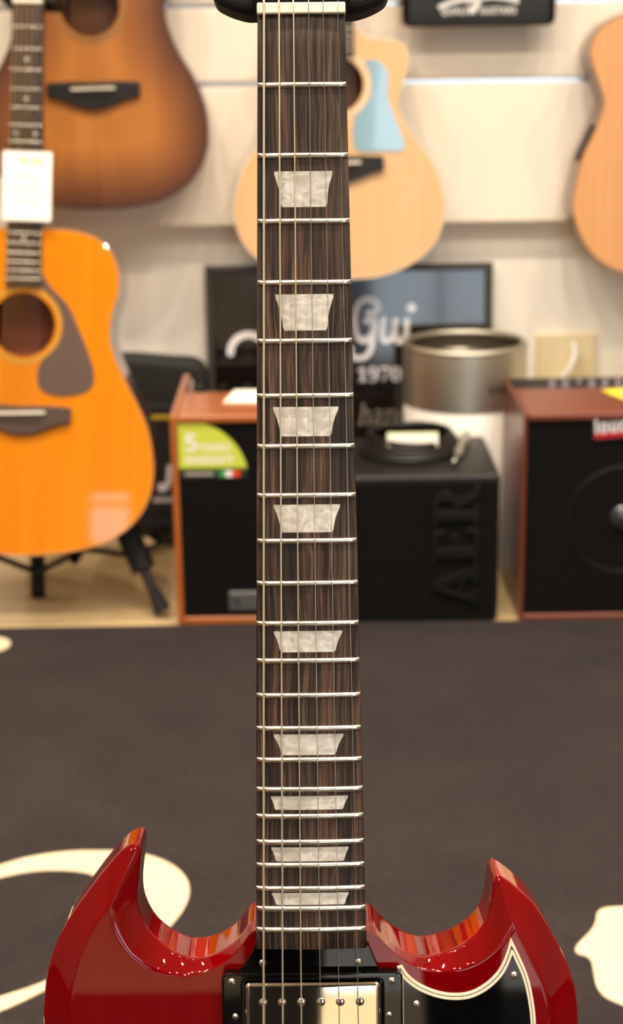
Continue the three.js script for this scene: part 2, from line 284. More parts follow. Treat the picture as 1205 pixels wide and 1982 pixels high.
  for (let r = 0; r <= rows; r++) {
    const v = lerp(6, -480, r / rows), w = halfWidth(v) - 0.1, heel = clamp((-v - 430) / 45), d = lerp(lerp(15, 19, -v / 480), 36, heel * heel);
    for (let c = 0; c <= cols; c++) { const a = Math.PI * c / cols, p = lerp(1, 0.6, heel); prof.push(-w * Math.cos(a) * mm, v * mm, (-6.2 - d * Math.pow(Math.sin(a), p)) * mm); }
  }
  const ni = [];
  for (let r = 0; r < rows; r++) for (let c = 0; c < cols; c++) { const a = r * (cols + 1) + c, b = a + cols + 1; ni.push(a, b, a + 1, a + 1, b, b + 1); }
  const ng = new THREE.BufferGeometry(); ng.setAttribute('position', new THREE.Float32BufferAttribute(prof, 3)); ng.setIndex(ni); ng.computeVertexNormals();
  part('neck', planarUV(ng, -0.17, -0.79, 0.34, 0.4), M.cherry, eg);

  // fretboard with its crowned top
  const fb = [], fi = [], FR = 30, FC = 16;
  for (let r = 0; r <= FR; r++) {
    const v = lerp(-1, -478, r / FR), w = halfWidth(v);
    const cross = [[-w, -6.4], [-w, sag(w) - 0.7], [-w + 0.12, sag(w) - 0.25], [-w + 0.5, sag(w)]];
    for (let c = 1; c < FC; c++) { const u = lerp(-w, w, c / FC); cross.push([u, sag(u)]); }
    cross.push([w - 0.5, sag(w)], [w - 0.12, sag(w) - 0.25], [w, sag(w) - 0.7], [w, -6.4]);
    for (const [u, n] of cross) fb.push(u * mm, v * mm, n * mm);
  }
  const CW = FC - 1 + 8;
  for (let r = 0; r < FR; r++) for (let c = 0; c < CW - 1; c++) { const a = r * CW + c, b = a + CW; fi.push(a, b, a + 1, a + 1, b, b + 1); }
  const endCap = (r, flip) => { for (let c = 1; c + 1 < CW; c++) { const o = r * CW; flip ? fi.push(o, o + c + 1, o + c) : fi.push(o, o + c, o + c + 1); } };
  endCap(FR, true); endCap(0, false);
  const fg = new THREE.BufferGeometry(); fg.setAttribute('position', new THREE.Float32BufferAttribute(fb, 3)); fg.setIndex(fi); fg.computeVertexNormals();
  const board = part('fretboard', planarUV(fg, -0.03, -0.48, 0.06, 0.48), M.rosewood, eg);

  // frets: crowned wires that follow the radius, ends bevelled
  const frets = [-35.0, -69.4, -101.7, -132.1, -161.3, -188.8, -214.4, -239.4, -262.7, -284.5, -305.3, -324.7, -342.8, -360.1, -376.7, -392.3, -406.6, -420.3, -432.7, -445.2, -456.0, -467.4];
  for (const v of frets) {
    const w = halfWidth(v) - 0.15, p = [], ix = [], S = 26, K = 10;
    for (let s = 0; s <= S; s++) {
      const e = s === 0 || s === S ? 0 : s === 1 || s === S - 1 ? 0.86 : 1, u = s === 0 ? -w : s === 1 ? -w + 0.9 : s === S ? w : s === S - 1 ? w - 0.9 : lerp(-w + 0.9, w - 0.9, (s - 1) / (S - 2));
      for (let k = 0; k <= K; k++) { const a = Math.PI * k / K; p.push(u * mm, (v - 1.48 * Math.cos(a) * (e ? 1 : 0.9)) * mm, (sag(u) - 0.05 + 1.3 * Math.sin(a) * e) * mm); }
    }
    for (let s = 0; s < S; s++) for (let k = 0; k < K; k++) { const a = s * (K + 1) + k, b = a + K + 1; ix.push(a, b, a + 1, a + 1, b, b + 1); }
    const g = new THREE.BufferGeometry(); g.setAttribute('position', new THREE.Float32BufferAttribute(p, 3)); g.setIndex(ix); g.computeVertexNormals();
    part('fret', g, M.fret, board);
  }
  // trapezoid pearl inlays: v of the wide and the narrow edge, then left/right of each
  const inlays = [[-77.1, -94.7, -14.9, 15.2, -11.2, 12.0], [-137.9, -156.0, -15.1, 15.2, -10.7, 11.4], [-194.4, -209.3, -16.9, 17.3, -12.9, 13.0], [-244.0, -258.3, -17.3, 17.7, -13.2, 13.6], [-309.2, -320.2, -18.1, 18.2, -14.3, 14.1], [-363.2, -374.1, -18.8, 18.5, -14.1, 13.7], [-395.9, -403.1, -20.5, 20.4, -18.2, 17.4], [-423.1, -430.6, -20.6, 20.5, -18.0, 17.7], [-447.5, -453.9, -20.7, 20.3, -18.1, 17.8]];
  inlays.forEach(([v0, v1, a0, b0, a1, b1], k) => {
    const p = [], ix = [], S = 20, T = 10;
    for (let t = 0; t <= T; t++) {
      const q = t / T, bow = 0.9 * Math.sin(Math.PI * q) * clamp((v0 - v1) / 14), r = q < 0.08 ? 0.6 * (1 - q / 0.08) : q > 0.92 ? 0.6 * (q - 0.92) / 0.08 : 0;
      for (let s = 0; s <= S; s++) { const u = lerp(lerp(a0, a1, q) + bow + r, lerp(b0, b1, q) - bow - r, s / S); p.push(u * mm, lerp(v0, v1, q) * mm, (sag(u) + 0.04) * mm); }
    }
    for (let t = 0; t < T; t++) for (let s = 0; s < S; s++) { const a = t * (S + 1) + s, b = a + S + 1; ix.push(a, b, a + 1, a + 1, b, b + 1); }
    const g = new THREE.BufferGeometry(); g.setAttribute('position', new THREE.Float32BufferAttribute(p, 3)); g.setIndex(ix); g.computeVertexNormals();
    part('inlay', planarUV(g, -0.03 + 0.013 * k, 0.02 * k, 0.06, 0.06), M.pearl, board);
  });
  part('nut', rbox(-0.0218, 0.0218, -0.0009, 0.0046, -0.006, 0.0022, 0.0009, 4), M.bone, eg);

  // headstock with a black face, tilted back
  const hs = new THREE.Group(); hs.name = 'headstock'; hs.position.set(0, 0.0046, -0.0005); hs.rotation.x = -15 * D2R; eg.add(hs);
  const hl = curve2([[-21.5, 0], [-23, 12], [-30, 26], [-40, 44], [-40, 90], [-37, 150], [-34, 178], [-22, 184], [-8, 176], [0, 170]], 50), hshape = [...hl, ...hl.slice(0, -1).reverse().map(([u, v]) => [-u, v])];
  part('blade', extrude(shapeOf(scaled(hshape, mm)), 0.014, 0.001, -0.0145), M.cherry, hs);
  part('face', extrude(shapeOf(scaled(hshape, mm)), 0.0014, 0.0004, -0.0006), M.blackGloss, hs);
  part('truss_rod_cover', extrude(shapeOf(scaled([[-9, 6], [9, 6], [11, 16], [7, 32], [0, 42], [-7, 32], [-11, 16]], mm)), 0.002, 0.0004, 0.0008), M.blackPlastic, hs);
  for (const s of [-1, 1]) for (const v of [50, 92, 134]) {
    part('tuner_post', rod(V3(s * 0.024, v * mm, 0.0005), V3(s * 0.024, v * mm, 0.017), 0.003), M.nickel, hs);
    part('tuner_button', new THREE.SphereGeometry(0.008, 16, 12).scale(1, 0.75, 0.5).translate(s * 0.052, v * mm, -0.008), M.nickel, hs);
  }
  // strings
  const gauge = [0.66, 0.5, 0.37, 0.23, 0.18, 0.15], un = [-18.2, -10.8, -3.7, 3.6, 10.8, 18.0], ub = [-25.2, -15.2, -5.5, 4.5, 14.3, 24.3];
  un.forEach((u0, i) => {
    const ue = lerp(u0, ub[i], 655 / 515), tip = [(i < 3 ? -1 : 1) * 22, [50, 92, 134][i < 3 ? i : 5 - i] + 5, 0];
    const a = V3(u0 * mm, 4 * mm, (2.25 + gauge[i] * 0.3) * mm), b = V3(ue * mm, -650 * mm, 6.2 * mm), c = V3(tip[0] * mm, tip[1] * mm, (10 - tip[1] * 0.26) * mm);
    part('string', mergeGeometries([rod(a, b, gauge[i] * mm, gauge[i] * mm, 10), rod(a, c, gauge[i] * mm, gauge[i] * mm, 10)]), i < 3 ? M.stringWound : M.stringPlain, eg);
  });
  // scratch plates
  part('neck_cover_plate', extrude(shapeOf(scaled([[-29.6, -478.6], [-31.0, -482], [-34.4, -487.4], [-40.3, -495], [-42, -500], [42, -500], [37.4, -495], [33.8, -487.4], [31.6, -482], [30.4, -478.6]], mm)), 0.0028, 0.0004, -0.0101), M.blackGloss, eg);
  const pgRight = [[48.0, -490.6], [51.3, -495.9], [58.1, -501.4], [67.7, -505.4], [75.9, -506.6], [84.1, -505.6], [92.3, -501.1], [99.2, -493.8], [103.3, -484.6], [105.6, -476.2]];
  const pgOut = [[105.6, -476.2], [110.1, -486.0], [114.8, -497.5], [117.6, -510.2], [119.0, -523.3], [118, -548], [108, -576], [82, -592], [52, -590]];
  const loop = [...curve2(pgRight, 40), ...curve2(pgOut, 50).slice(1), [46, -588], [45.5, -491.5]];
  const guard = new THREE.Group(); guard.name = 'pickguard'; eg.add(guard);
  [[0, -10.0, 0.9, M.creamBinding], [1.35, -9.1, 0.35, M.blackPlastic], [1.75, -8.75, 0.6, M.creamBinding], [3.0, -8.15, 0.75, M.blackGloss]].forEach(([d, n, t, m]) =>
    part('ply', extrude(shapeOf(scaled(d ? insetClean(loop, d) : loop, mm)), t * mm, 0, n * mm), m, guard));
  // pickup: mounting ring, nickel cover, pole screws
  const pk = new THREE.Group(); pk.name = 'pickup'; eg.add(pk);
  const rr = (x0, x1, y0, y1, r) => { const o = []; for (const [cx, cy, a] of [[x1 - r, y1 - r, 0], [x0 + r, y1 - r, 90], [x0 + r, y0 + r, 180], [x1 - r, y0 + r, 270]]) for (let k = 0; k <= 6; k++) { const t = (a + 15 * k) * D2R; o.push([cx + r * Math.cos(t), cy + r * Math.sin(t)]); } return o; };
  part('mounting_ring', extrude(shapeOf(scaled(rr(-47.3, 48.0, -545, -491.8, 3.5), mm), [scaled(rr(-36.2, 37.2, -535.4, -495.6, 2.5), mm)]), 0.0078, 0.0012, -0.0101, 4), M.blackGloss, pk);
  part('cover', rbox(-0.0354, 0.0364, -0.5346, -0.4964, -0.012, -0.0008, 0.0026, 6), M.nickel, pk);
  const screwHead = (r, h) => new THREE.LatheGeometry([[0, h], [r * 0.55, h * 0.9], [r * 0.9, h * 0.5], [r, 0]].map(([a, b]) => new THREE.Vector2(a * mm, b * mm)), 20).rotateX(Math.PI / 2);
  for (const u of [-25.6, -15.6, -5.4, 4.8, 15.0, 25.3]) {
    part('pole_screw', new THREE.LatheGeometry([[0, 1.0], [1.4, 0.95], [2.1, 0.55], [2.4, 0]].map(([a, b]) => new THREE.Vector2(a * mm, b * mm)), 24).rotateX(Math.PI / 2).translate(u * mm, -0.5069, -0.0009), M.nickel, pk);
    part('slot', box(-0.0004, 0.0004, -0.0019, 0.0019, 0.0006, 0.00102).rotateZ(-0.1).translate(u * mm, -0.5069, -0.0009), M.blackPlastic, pk);
  }
  const fix = (u, v, n, parent, r = 2.1, h = 1.1) => {
    const s = part('screw', screwHead(r, h).translate(u * mm, v * mm, n * mm), M.screw, parent);
    part('slot', mergeGeometries([box(-r * 0.5, r * 0.5, -0.22, 0.22, h * 0.7, h + 0.03), box(-0.22, 0.22, -r * 0.5, r * 0.5, h * 0.7, h + 0.03)]).scale(mm, mm, mm).rotateZ(u).translate(u * mm, v * mm, n * mm), M.blackPlastic, parent === eg ? s : parent);
  };
  fix(-42.0, -496.3, -2.4, pk); fix(42.2, -496.6, -2.4, pk); fix(-40.4, -515, -2.4, pk, 1.9, 1.6); fix(40.8, -515, -2.4, pk, 1.9, 1.6);
  fix(-25.8, -488.0, -7.3, eg); fix(24.8, -488.0, -7.3, eg); fix(55.4, -511.7, -7.4, guard, 2.3); fix(107.2, -496.4, -7.4, guard, 2.3);
  // bridge and tailpiece, below the picture
  part('bridge', rbox(-0.042, 0.042, -0.657, -0.643, -0.01, 0.0058, 0.002), M.nickel, eg);
  part('tailpiece', rbox(-0.05, 0.05, -0.702, -0.688, -0.01, 0.003, 0.005), M.nickel, eg);
}
// its stand: the neck hangs in a padded yoke
{
  const st = thing('guitar_stand', 'black hanging stand whose padded yoke holds the red electric guitar', 'stand');
  const at = (u, v, n) => GO.clone().addScaledVector(GU, u * mm).addScaledVector(GV, v * mm).addScaledVector(GW, n * mm);
  const yl = curve2([[-22.5, 3.4], [-27, 3.4], [-33, 4.8], [-39, 7.2], [-43.3, 10], [-45.2, 15], [-44.5, 22], [-40, 27], [-33, 28], [-27, 26], [-22.5, 22]], 40);
  const yoke = new THREE.Group(); yoke.name = 'yoke'; st.add(yoke); yoke.position.copy(GO); yoke.quaternion.copy(eg.quaternion);
  for (const s of [-1, 1]) part('padded_arm', extrude(shapeOf(scaled(yl.map(([u, v]) => [-u * s, v * (s > 0 ? 1.05 : 1)]), mm)), 0.03, 0.006, -0.047, 5), M.blackRubber, yoke);
  part('yoke_bar', rbox(-0.036, 0.036, 0.0155, 0.03, -0.062, -0.046, 0.005), M.blackRubber, yoke);
  const topP = at(0, 12, -62), foot = V3(topP.x, 0.2, topP.z - 0.01);
  part('pole', rod(topP, foot, 0.012), M.blackSatin, st);
  part('hub', rod(V3(foot.x, 0.16, foot.z), V3(foot.x, 0.24, foot.z), 0.024), M.blackPlastic, st);
  part('back_rest', rod(V3(-0.11, 0.36, foot.z + 0.05), V3(0.11, 0.36, foot.z + 0.05), 0.012), M.blackRubber, st);
  part('rest_arm', rod(V3(foot.x, 0.36, foot.z), V3(foot.x, 0.36, foot.z + 0.05), 0.009), M.blackSatin, st);
  for (const a of [90, 210, 330]) part('leg', rod(V3(foot.x, 0.19, foot.z), V3(foot.x + 0.25 * Math.cos(a * D2R), 0.018, foot.z - 0.25 * Math.sin(a * D2R)), 0.011), M.blackSatin, st);
}

// ---------------------------------------------------------------- acoustic guitars
const mirror = (half) => { const r = half; return [...r, ...r.slice().reverse().filter(([u]) => Math.abs(u) > 1).map(([u, v]) => [-u, v])]; };
function smoothLoop(pts, n = 160) { const c = new THREE.CatmullRomCurve3(pts.map(([x, y]) => V3(x, y, 0)), true, 'centripetal'); c.arcLengthDivisions = 1200; return c.getSpacedPoints(n).slice(0, -1).map((p) => [p.x, p.y]); }
function makeAcoustic(g, o) {
  const L = smoothLoop(o.outline, 220), In = inset(L, 3), [hc, hv, hr] = o.hole, hole = circle(hc, hv, hr, 56).reverse(), dep = o.depth ?? 70;
  part('sides', extrude(shapeOf(scaled(L, mm), [scaled(In.slice().reverse(), mm)]), (dep - 3) * mm, 0, -dep * mm), o.sideMat, g);
  part('back', extrude(shapeOf(scaled(L, mm)), 0.003, 0.001, -(dep + 1) * mm), o.backMat ?? M.mahogany, g);
  const tg = extrude(shapeOf(scaled(inset(L, 2.2), mm), [scaled(hole, mm)]), 0.0035, 0, -0.0035);
  if (o.topUV) planarUV(tg, ...o.topUV); else planarUV(tg, 0, 0, 0.4, 0.5);
  part('top', tg, o.topMat, g);
  part('binding', extrude(shapeOf(scaled(L, mm), [scaled(inset(L, 2.4).reverse(), mm)]), 0.0062, 0.001, -0.006), o.bindMat, g);
  part('rosette', extrude(shapeOf(scaled(circle(hc, hv, hr + (o.rosW ?? 12), 56), mm), [scaled(circle(hc, hv, hr + (o.ros0 ?? 2), 56).reverse(), mm)]), 0.0006, 0, -0.0001), o.rosMat, g);
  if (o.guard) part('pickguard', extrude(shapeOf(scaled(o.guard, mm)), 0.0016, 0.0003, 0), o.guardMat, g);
  // belly bridge with a saddle
  const [bu, bv, bw = 1] = o.bridge, half = [[0, 0], [40, 1.5], [76, 0], [80, -4], [79, -24], [62, -27], [40, -35], [20, -42], [0, -45]].map(([u, v]) => [u * bw, v]);
  const bl = curve2(half.slice(4), 16), bp = [...half.slice(0, 4), ...bl], bo = [...bp, ...bp.slice(1, -1).reverse().map(([u, v]) => [-u, v])].map(([u, v]) => [(bu + u) * mm, (bv + v) * mm]);
  const br = part('bridge', extrude(shapeOf(bo), 0.009, 0.002, 0, 3), o.bridgeMat, g);
  part('saddle', rbox(-0.038, 0.038, -0.0022, 0.0022, 0, 0.006, 0.0015).rotateZ(o.saddleTurn ?? 0.03).translate(bu * mm, (bv - 11) * mm, 0.0085), M.bone, br);
  for (let k = 0; k < 6; k++) part('bridge_pin', new THREE.SphereGeometry(0.0028, 10, 8).translate((bu - 27 + 10.8 * k) * mm, (bv - 24) * mm, 0.0098), M.ebony, br);
  // neck and fretboard
  const { v0, v1, w0, w1, vBody } = o.neck, wAt = (v) => lerp(w0, w1, (v - v0) / (v1 - v0)) / 2;
  part('neck', extrude(shapeOf(scaled([[-wAt(vBody), vBody], [wAt(vBody), vBody], [wAt(v1), v1 + 6], [-wAt(v1), v1 + 6]], mm)), 0.021, 0.006, -0.0215, 4), M.mahogany, g);
  const fb = part('fretboard', planarUV(extrude(shapeOf(scaled([[-wAt(v0), v0], [wAt(v0), v0], [wAt(v1), v1], [-wAt(v1), v1]], mm)), 0.007, 0.0005, 0), -0.03, 0.2, 0.06, 0.48), o.boardMat ?? M.rosewood, g);
  const scale = (v1 - o.bridge[1] + 12);
  for (let k = 1; k < 22; k++) {
    const v = v1 - scale * (1 - Math.pow(2, -k / 12)), w = wAt(v);
    if (v < v0 + 3) break;
    part('fret', rod(V3(-w * mm, v * mm, 0.0068), V3(w * mm, v * mm, 0.0068), 0.0013, 0.0013, 8), M.fret, fb);
  }
  for (const k of [3, 5, 7, 9, 12, 15]) {
    const v = v1 - scale * (1 - (Math.pow(2, -k / 12) + Math.pow(2, -(k - 1) / 12)) / 2);
    if (v > v0) for (const u of k === 12 || o.dots7 === k ? [-15, 15] : [0]) part('dot_inlay', new THREE.CylinderGeometry(0.003, 0.003, 0.0006, 16).rotateX(Math.PI / 2).translate(u * mm, v * mm, 0.0071), M.pearl, fb);
  }
  part('nut', rbox(-w1 / 2 * mm, w1 / 2 * mm, v1 * mm, (v1 + 6) * mm, 0, 0.009, 0.001), M.bone, g);
  const hsl = [[-w1 / 2, v1 + 6], [w1 / 2, v1 + 6], [36, v1 + 40], [33, v1 + 180], [-33, v1 + 180], [-36, v1 + 40]];
  part('headstock', extrude(shapeOf(scaled(hsl, mm)), 0.015, 0.001, -0.016), M.ebony, g);
  for (let k = 0; k < 6; k++) {
    const a = V3((bu - 27 + 10.8 * k) * mm, (bv - 11) * mm, 0.0145), b = V3((-w1 / 2 + 4 + (w1 - 8) / 5 * k) * mm, (v1 + 1) * mm, 0.0095);
    part('string', rod(a, b, lerp(0.0007, 0.0003, k / 5), undefined, 6), k < 4 ? M.stringBronze ??= std({ color: 0xd9b678, metalness: 1, roughness: 0.35 }) : M.stringPlain, g);
  }
  return L;
}
function hanger(label, x, y, z) {
  const h = thing('guitar_hanger', label, 'hanger', [x, y, WZ + 0.042], 'wall hangers above the frame');
  part('wall_plate', rbox(-0.03, 0.03, -0.05, 0.05, 0, 0.012, 0.004), M.blackPlastic, h);
  const d = z - 0.012 - (WZ + 0.042);
  part('arm', rod(V3(0, 0, 0.01), V3(0, 0, d - 0.02), 0.008), M.blackSatin, h);
  for (const s of [-1, 1]) part('prong', tube([[0, 0, d - 0.025], [s * 0.03, 0, d - 0.025], [s * 0.036, 0.004, d - 0.005], [s * 0.036, 0.012, d + 0.02]], 0.007, 24), M.blackRubber, h);
}
const gaHalf = [[0, 0], [52, 2], [106, 12], [147, 34], [175, 64], [190, 99], [193, 138], [188, 176], [171, 219], [151, 253], [135, 287], [125.5, 321], [129, 348], [139, 385], [142, 420], [130, 455], [95, 478], [50, 486], [20, 487]];
// sunburst
{
  const g = thing('acoustic_guitar', 'sunburst acoustic guitar hanging high on the wall at left', 'acoustic guitar', [-0.359, 0.6232, -2.81]);
  g.rotation.x = -1.5 * D2R; g.scale.setScalar(0.993);
  const loop = smoothLoop(mirror(gaHalf), 220), W = 256, H = 320, x0 = -200, y0 = -5, w = 400, h = 500;
  const seg = loop.map((p, i) => [p, loop[(i + 1) % loop.length]]);
  // dye of the burst: amber middle, brown rim
  const burst = dataTex(W, H, (x, y, u, v) => {
    const px = x0 + u * w, py = y0 + v * h; let d = 1e9;
    for (const [a, b] of seg) { const ex = b[0] - a[0], ey = b[1] - a[1], t = clamp(((px - a[0]) * ex + (py - a[1]) * ey) / (ex * ex + ey * ey)); d = Math.min(d, Math.hypot(px - a[0] - ex * t, py - a[1] - ey * t)); }
    const n = fbm(u * 40, v * 1.6), k = Math.pow(clamp(d / 105), 0.75), g2 = mix([184, 112, 40], [200, 128, 52], n);
    return mix(mix([66, 30, 17], [80, 39, 21], n), g2, k);
  });
  const topMat = phys({ map: burst, roughness: 0.5, clearcoat: 0.15, clearcoatRoughness: 0.4 });
  makeAcoustic(g, { outline: mirror(gaHalf), hole: [0, 338, 50], topMat, topUV: [x0 * mm, y0 * mm, w * mm, h * mm], sideMat: M.sapele, bindMat: M.darkBinding, rosMat: std({ color: 0x9a6a3a, roughness: 0.5 }), bridge: [0, 214], bridgeMat: M.ebony, saddleTurn: 0.02, neck: { v0: 392, v1: 840, w0: 56, w1: 45, vBody: 480 } });
  hanger('black wall hanger holding the neck of the sunburst guitar', -0.359, 0.6232 + 0.854, -2.83);
}
// natural with a cutaway
{
  const g = thing('acoustic_guitar', 'pale natural cutaway acoustic guitar with pickguard coloured as blue reflected daylight, hanging behind the neck', 'acoustic guitar', [0.0554, 0.4967, -2.80]);
  g.rotation.x = -1.5 * D2R; g.scale.setScalar(0.989);
  const R = [[29, 1], [66, 4], [111, 18], [148, 41], [170, 67], [182, 99], [185, 125], [178, 161], [163, 201], [137, 236], [115, 266], [103, 301], [109, 327], [117, 352], [120, 377], [115, 396], [101, 404], [75, 407], [49, 412], [32, 427], [24, 444]];
  const Lf = [[-20, 452], [-50, 452], [-85, 444], [-112, 420], [-121, 384], [-113, 342], [-103, 301], [-115, 266], [-137, 236], [-163, 201], [-178, 161], [-185, 125], [-182, 99], [-170, 67], [-148, 41], [-111, 18], [-66, 4], [-29, 1], [0, 0]];
  const arc = circle(-3, 333, 60, 14, 38 * D2R, -66 * D2R);
  const gd = [...curve2([[45, 372], [60, 374], [75, 367], [86, 348], [84, 318], [97, 275], [111, 240], [113, 221]], 30), ...curve2([[113, 221], [75, 221], [31, 224], [24, 250], [arc[13][0], arc[13][1]]], 20).slice(1), ...arc.slice(0, 13).reverse()];
  makeAcoustic(g, { outline: [...R, ...Lf], hole: [-3, 333, 46], topMat: M.spruce, sideMat: M.maple, bindMat: M.creamBinding, rosMat: M.rosette, rosW: 13, ros0: 5, guard: gd, guardMat: M.paleBlueReflection, bridge: [0, 213, 0.97], bridgeMat: M.ebony, neck: { v0: 382, v1: 800, w0: 55, w1: 44, vBody: 448 } });
  hanger('black wall hanger holding the neck of the natural cutaway guitar', 0.0554, 0.4967 + 0.81, -2.82);
}
// orange-tinted, cut by the right edge of the frame
{
  const g = thing('acoustic_guitar', 'honey coloured acoustic guitar cut off by the right edge of the photo', 'acoustic guitar', [0.648, 0.49, -2.80]);
  g.rotation.x = -1.5 * D2R;
  const half = [[0, 0], [60, 4], [99, 12], [136, 29], [164, 56], [183, 92], [192, 128], [186, 171], [176, 215], [162, 245], [150, 274], [144, 300], [152, 329], [164, 359], [170, 388], [160, 413], [139, 433], [105, 446], [60, 450], [20, 450]];
  makeAcoustic(g, { outline: mirror(half), hole: [0, 330, 49], depth: 86, topMat: M.cedar, sideMat: M.sapele, bindMat: std({ color: 0x8a5a34, roughness: 0.45 }), rosMat: M.rosette, bridge: [0, 212], bridgeMat: M.ebony, neck: { v0: 385, v1: 810, w0: 56, w1: 45, vBody: 446 } });
  part('preamp', rbox(-0.004, 0.004, -0.033, 0.033, -0.016, 0.016, 0.002).rotateZ(-0.42).translate(-0.169, 0.234, -0.03), M.blackPlastic, g);
  hanger('black wall hanger holding the neck of the honey coloured guitar', 0.648, 0.49 + 0.83, -2.82);
}
// amber dreadnought on its stand, with a price card
const yq = new THREE.Quaternion().setFromRotationMatrix(new THREE.Matrix4().makeBasis(V3(0.99896837, -0.04441904, 0.00944156), V3(0.04541138, 0.97713852, -0.2076972), V3(0, Math.sin(12 * D2R), Math.cos(12 * D2R))));
const YO = V3(-0.459885, 0.131519, -2.400057);
{
  const g = thing('acoustic_guitar', 'glossy amber dreadnought acoustic guitar on a floor stand at left', 'acoustic guitar', YO.toArray());
  g.quaternion.copy(yq);
  const half = [[0, -1], [34, 1], [91, 10], [131, 23], [163, 42], [187, 67], [203, 100], [208, 133], [206, 165], [196, 209], [177, 249], [158, 285], [143, 316], [135, 348], [138, 380], [146, 412], [147, 444], [138, 471], [122, 491], [98, 503], [65, 509], [25, 509]];
  const arc = circle(0, 362, 61, 16, 50 * D2R, -66 * D2R);
  const gd = [...curve2([[29, 440], [43, 419], [68, 394], [84, 362], [101, 323], [111, 291], [110, 271], [98, 259], [70, 252], [42, 254], [27, 264], [23, 290], [arc[15][0], arc[15][1]]], 60), ...arc.slice(0, 15).reverse(), [27, 420]];
  makeAcoustic(g, { outline: mirror(half), hole: [0, 361, 50], depth: 110, topMat: M.amber, sideMat: phys({ color: 0x4a2a1a, roughness: 0.3, clearcoat: 1, clearcoatRoughness: 0.05 }), bindMat: phys({ color: 0xc98a52, roughness: 0.2, clearcoat: 1 }), backMat: std({ color: 0xc4623f, roughness: 0.6 }), rosMat: M.rosetteAmber, rosW: 12, ros0: 3, guard: gd, guardMat: std({ color: 0x5a463c, roughness: 0.5 }), bridge: [0, 235, 0.97], bridgeMat: std({ color: 0x4a3a30, roughness: 0.6 }), saddleTurn: 0.045, neck: { v0: 420, v1: 848, w0: 55, w1: 46, vBody: 505 }, dots7: 7 });
  const tag = thing('price_card', 'white price card clipped over the neck of the amber guitar', 'price card');
  tag.position.copy(YO); tag.quaternion.copy(yq);
  const card = canvasTex(256, 360, (c, w, h) => {
    c.fillStyle = '#fdfaf0'; c.fillRect(0, 0, w, h);
    c.fillStyle = '#cfe07a'; c.beginPath(); c.ellipse(112, 46, 22, 12, 0, 0, 7); c.fill();
    c.fillStyle = '#f0ec9a'; c.beginPath(); c.ellipse(180, 50, 26, 16, 0, 0, 7); c.fill();
    c.fillStyle = '#cfc4d6'; c.fillRect(62, 36, 16, 22); c.fillRect(138, 36, 14, 20);
    c.fillStyle = '#efe0c8'; for (const [y, a, b] of [[120, 70, 190], [134, 80, 200], [176, 44, 212], [192, 44, 212], [208, 60, 190], [244, 90, 190], [260, 80, 200]]) c.fillRect(a, y, b - a, 7);
  });
  const cg = rbox(-0.0325, 0.043, 0.519, 0.624, 0.0165, 0.0175, 0.0004, 1);
  part('card', planarUV(cg, -0.0325, 0.519, 0.0755, 0.105), std({ map: card, roughness: 0.7 }), tag);
}
{
  const st = thing('guitar_stand', 'black tripod stand carrying the amber acoustic guitar on the floor at left', 'stand');
  const at = (u, v, n) => V3(u * mm, v * mm, n * mm).applyQuaternion(yq).add(YO);
  const topP = at(0, 862, -72), hub = V3(-0.462, 0.46, -2.655);
  part('pole', rod(topP, hub, 0.012), M.blackSatin, st);
  for (const s of [-1, 1]) part('yoke_arm', rod(at(s * 36, 866, -72), at(s * 38, 862, 14), 0.012), M.blackRubber, st);
  part('yoke_bar', rod(at(-40, 862, -72), at(40, 862, -72), 0.01), M.blackRubber, st);
  part('hub', rod(V3(-0.462, 0.42, -2.655), V3(-0.462, 0.5, -2.655), 0.022), M.blackPlastic, st);
  const leg = (b, thick) => {
    const d = b.clone().sub(hub);
    part('leg', rod(hub.clone().addScaledVector(d, 0.05), hub.clone().addScaledVector(d, 0.97), 0.0085), M.blackSatin, st);
    if (thick) part('leg_sleeve', rod(hub.clone().addScaledVector(d, 0.1), hub.clone().addScaledVector(d, 0.86), 0.02), M.blackRubber, st);
    part('foot', rod(hub.clone().addScaledVector(d, 0.93), b, 0.0095, 0.0145), M.blackRubber, st);
  };
  leg(V3(-0.245, 0.012, -2.462), true); leg(V3(-0.69, 0.012, -2.462), true);
  part('centre_post', rod(V3(-0.462, 0.44, -2.655), V3(-0.466, 0.0, -2.572), 0.0125), M.blackRubber, st);
  for (const s of [-1, 1]) part('brace', rod(V3(-0.464, 0.045, -2.568), V3(-0.464 + s * 0.09, 0.1, -2.53), 0.0055), M.blackSatin, st);
  for (const s of [-1, 1]) part('rest_arm', tube([[-0.464, 0.19, -2.585], [-0.46 + s * 0.07, 0.14, -2.54], [-0.46 + s * 0.085, 0.121, -2.46], [-0.46 + s * 0.085, 0.121, -2.405]], 0.008, 30), M.blackRubber, st);
}

